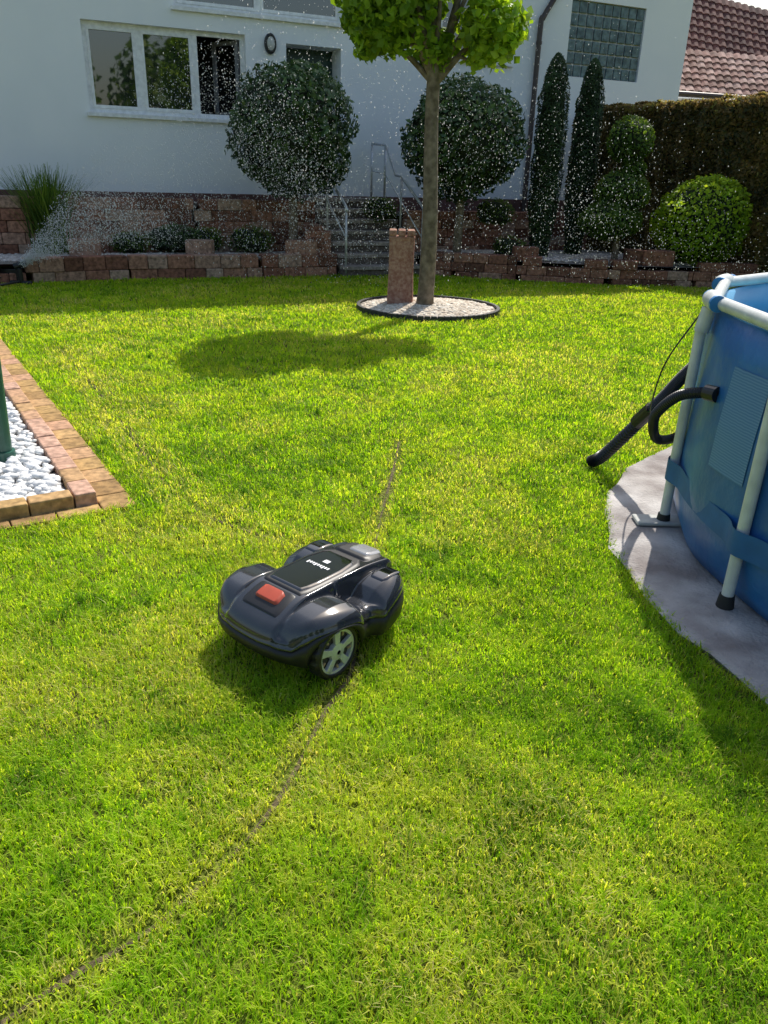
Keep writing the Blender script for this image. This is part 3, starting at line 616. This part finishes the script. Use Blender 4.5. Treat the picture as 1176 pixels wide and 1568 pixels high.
M=MB();M.box(-.24,.24,-.165,.165,.05,.14);M.box(.0,.25,-.18,.18,.09,.14);M.out('chassis',[matt],parent=mow,bevel=.02)
hubd=pmat('hub_dark',(.04,.035,.03),.5);orng=pmat('hub_tan',(.35,.25,.14),.5)
for sg in(-1,1):
    y0=sg*.185;y1=sg*.244;c=(.13,.092);Rw=.094;NN=60
    def ringv(rr,y):return [(c[0]+math.cos(2*math.pi*j/NN)*(rr+(.004*((j//2)%2) if rr>.093 else 0)),y,c[1]+math.sin(2*math.pi*j/NN)*(rr+(.004*((j//2)%2) if rr>.093 else 0))) for j in range(NN)]
    prof=[(.02,y0),(Rw-.01,y0),(Rw,y0+sg*.01),(Rw,y1-sg*.01),(Rw-.006,y1),(Rw-.015,y1),(Rw-.017,y1-sg*.006),(Rw-.025,y1-sg*.007),(Rw-.027,y1-sg*.02),(.032,y1-sg*.02),(.03,y1-sg*.005),(.008,y1)]
    V=[];Fs=[];mi=[]
    for rr,y in prof:V+=ringv(rr,y)
    mm=[0,0,0,0,0,0,1,1,2,1,1]
    for i in range(len(prof)-1):
        for j in range(NN):Fs.append((i*NN+j,i*NN+(j+1)%NN,(i+1)*NN+(j+1)%NN,(i+1)*NN+j));mi.append(mm[i])
    obj('wheel',V,Fs,[matt,silv,hubd],mi,parent=mow)
    M=MB()
    for q in range(5):
        a=q*2*math.pi/5+.3;ca,sa=math.cos(a),math.sin(a)
        def sp(X,Y,Z):w=Z*(1+(X-.03)*9);return (c[0]+ca*X-sa*w,Y,c[1]+sa*X+ca*w)
        ya,yb=sorted((y1-sg*.018,y1-sg*.004));M.box(.027,.072,ya,yb,-.010,.010,0,fn=sp)
        M.box(.045,.068,ya,yb-.006,.023,.030,1,fn=sp)
    M.out('wheel_spokes',[silv,orng],parent=mow,bevel=.002)
for sg in(-1,1):
    M=MB();M.tube([(-.22,sg*.1-.015,.045),(-.22,sg*.1+.015,.045)],.045,20);M.out('caster',[matt],parent=mow)
# ---------- sprinkler & spray
M=MB();M.tube([(-5.1,10.95,0),(-5.1,10.95,.22)],.035,12);M.tube([(-5.25,10.95,.03),(-4.95,10.95,.03)],.03,10);M.tube([(-5.16,10.95,.24),(-5.0,10.97,.3)],[.05,.03],12)
M.tube(spline([(-5.1,10.9,.05),(-5.3,10.6,.03),(-5.6,10.9,.04),(-5.45,11.2,.1),(-5.2,11.1,.12),(-5.5,10.8,.08),(-6.2,10.2,.03)],10),.018,8)
M.box(-5.45,-5.15,11.0,11.25,0,.2);M.out('lawn_sprinkler',[hm],bevel=.01)
N=52000;Rg=3+8*rng.random(N)**.9;el=np.radians(14+36*rng.random(N));az=np.radians(-6+25*rng.random(N));tt=rng.random(N)**1.1
hmx=Rg*np.tan(el)/4;P=np.stack([-5.05+np.cos(az)*Rg*tt,10.95+np.sin(az)*Rg*tt,.28+4*hmx*tt*(1-tt)*1.25],1)+rng.normal(size=(N,3))*.12*(.2+tt)[:,None]
dens=vn(P[:,0]+P[:,2]*.7,P[:,2],1.1)
k=(P[:,2]>.02)&(((P[:,1]-15.7)*c24-P[:,0]*s24)<0)&(np.hypot(P[:,0]-.4,P[:,1]-9.65)>.2)&(rng.random(N)<.2+.9*dens);P=P[k];N=len(P)
sz=(.0026+.0058*rng.random(N)**3.5)[:,None,None];O=np.array([(1,0,0),(-1,0,0),(0,1,0),(0,-1,0),(0,0,1.5),(0,0,-1.5)])
V=(P[:,None]+O[None]*sz).reshape(-1,3);OF=np.array([(0,2,4),(2,1,4),(1,3,4),(3,0,4),(2,0,5),(1,2,5),(3,1,5),(0,3,5)])
Fc=(OF[None]+(np.arange(N)*6)[:,None,None]).reshape(-1,3)
fastobj('water_spray',V,[Fc],3,tmat('droplets',[(.95,.95,.95),(.95,.95,.95)],rough=.2,transl=.5,tboost=1,namt=0),np.ones(len(V)))
# ---------- trees behind the viewer (reflected in the windows)
e=empty('background_trees');Ps=[];Ds=[]
M=MB()
for k in range(9):
    x=-22+k*5+rng.normal();y=-16+rng.normal()*2;h=3.2+1.8*rng.random();N=1500;D=rng.normal(size=(N,3));D/=np.linalg.norm(D,axis=1)[:,None]
    Ps.append(np.array((x,y,h))+D*(np.array((2.4,2.2,h*.62))*(.6+.5*rng.random((N,1)))));Ds.append(D);M.tube([(x,y,0),(x,y,h)],[.2,.1],8)
P=np.concatenate(Ps);leaves('foliage',P,np.concatenate(Ds),np.full(len(P),.45),.7,topi,rng.random(len(P)),parent=e);M.out('trunks',[bark],parent=e)
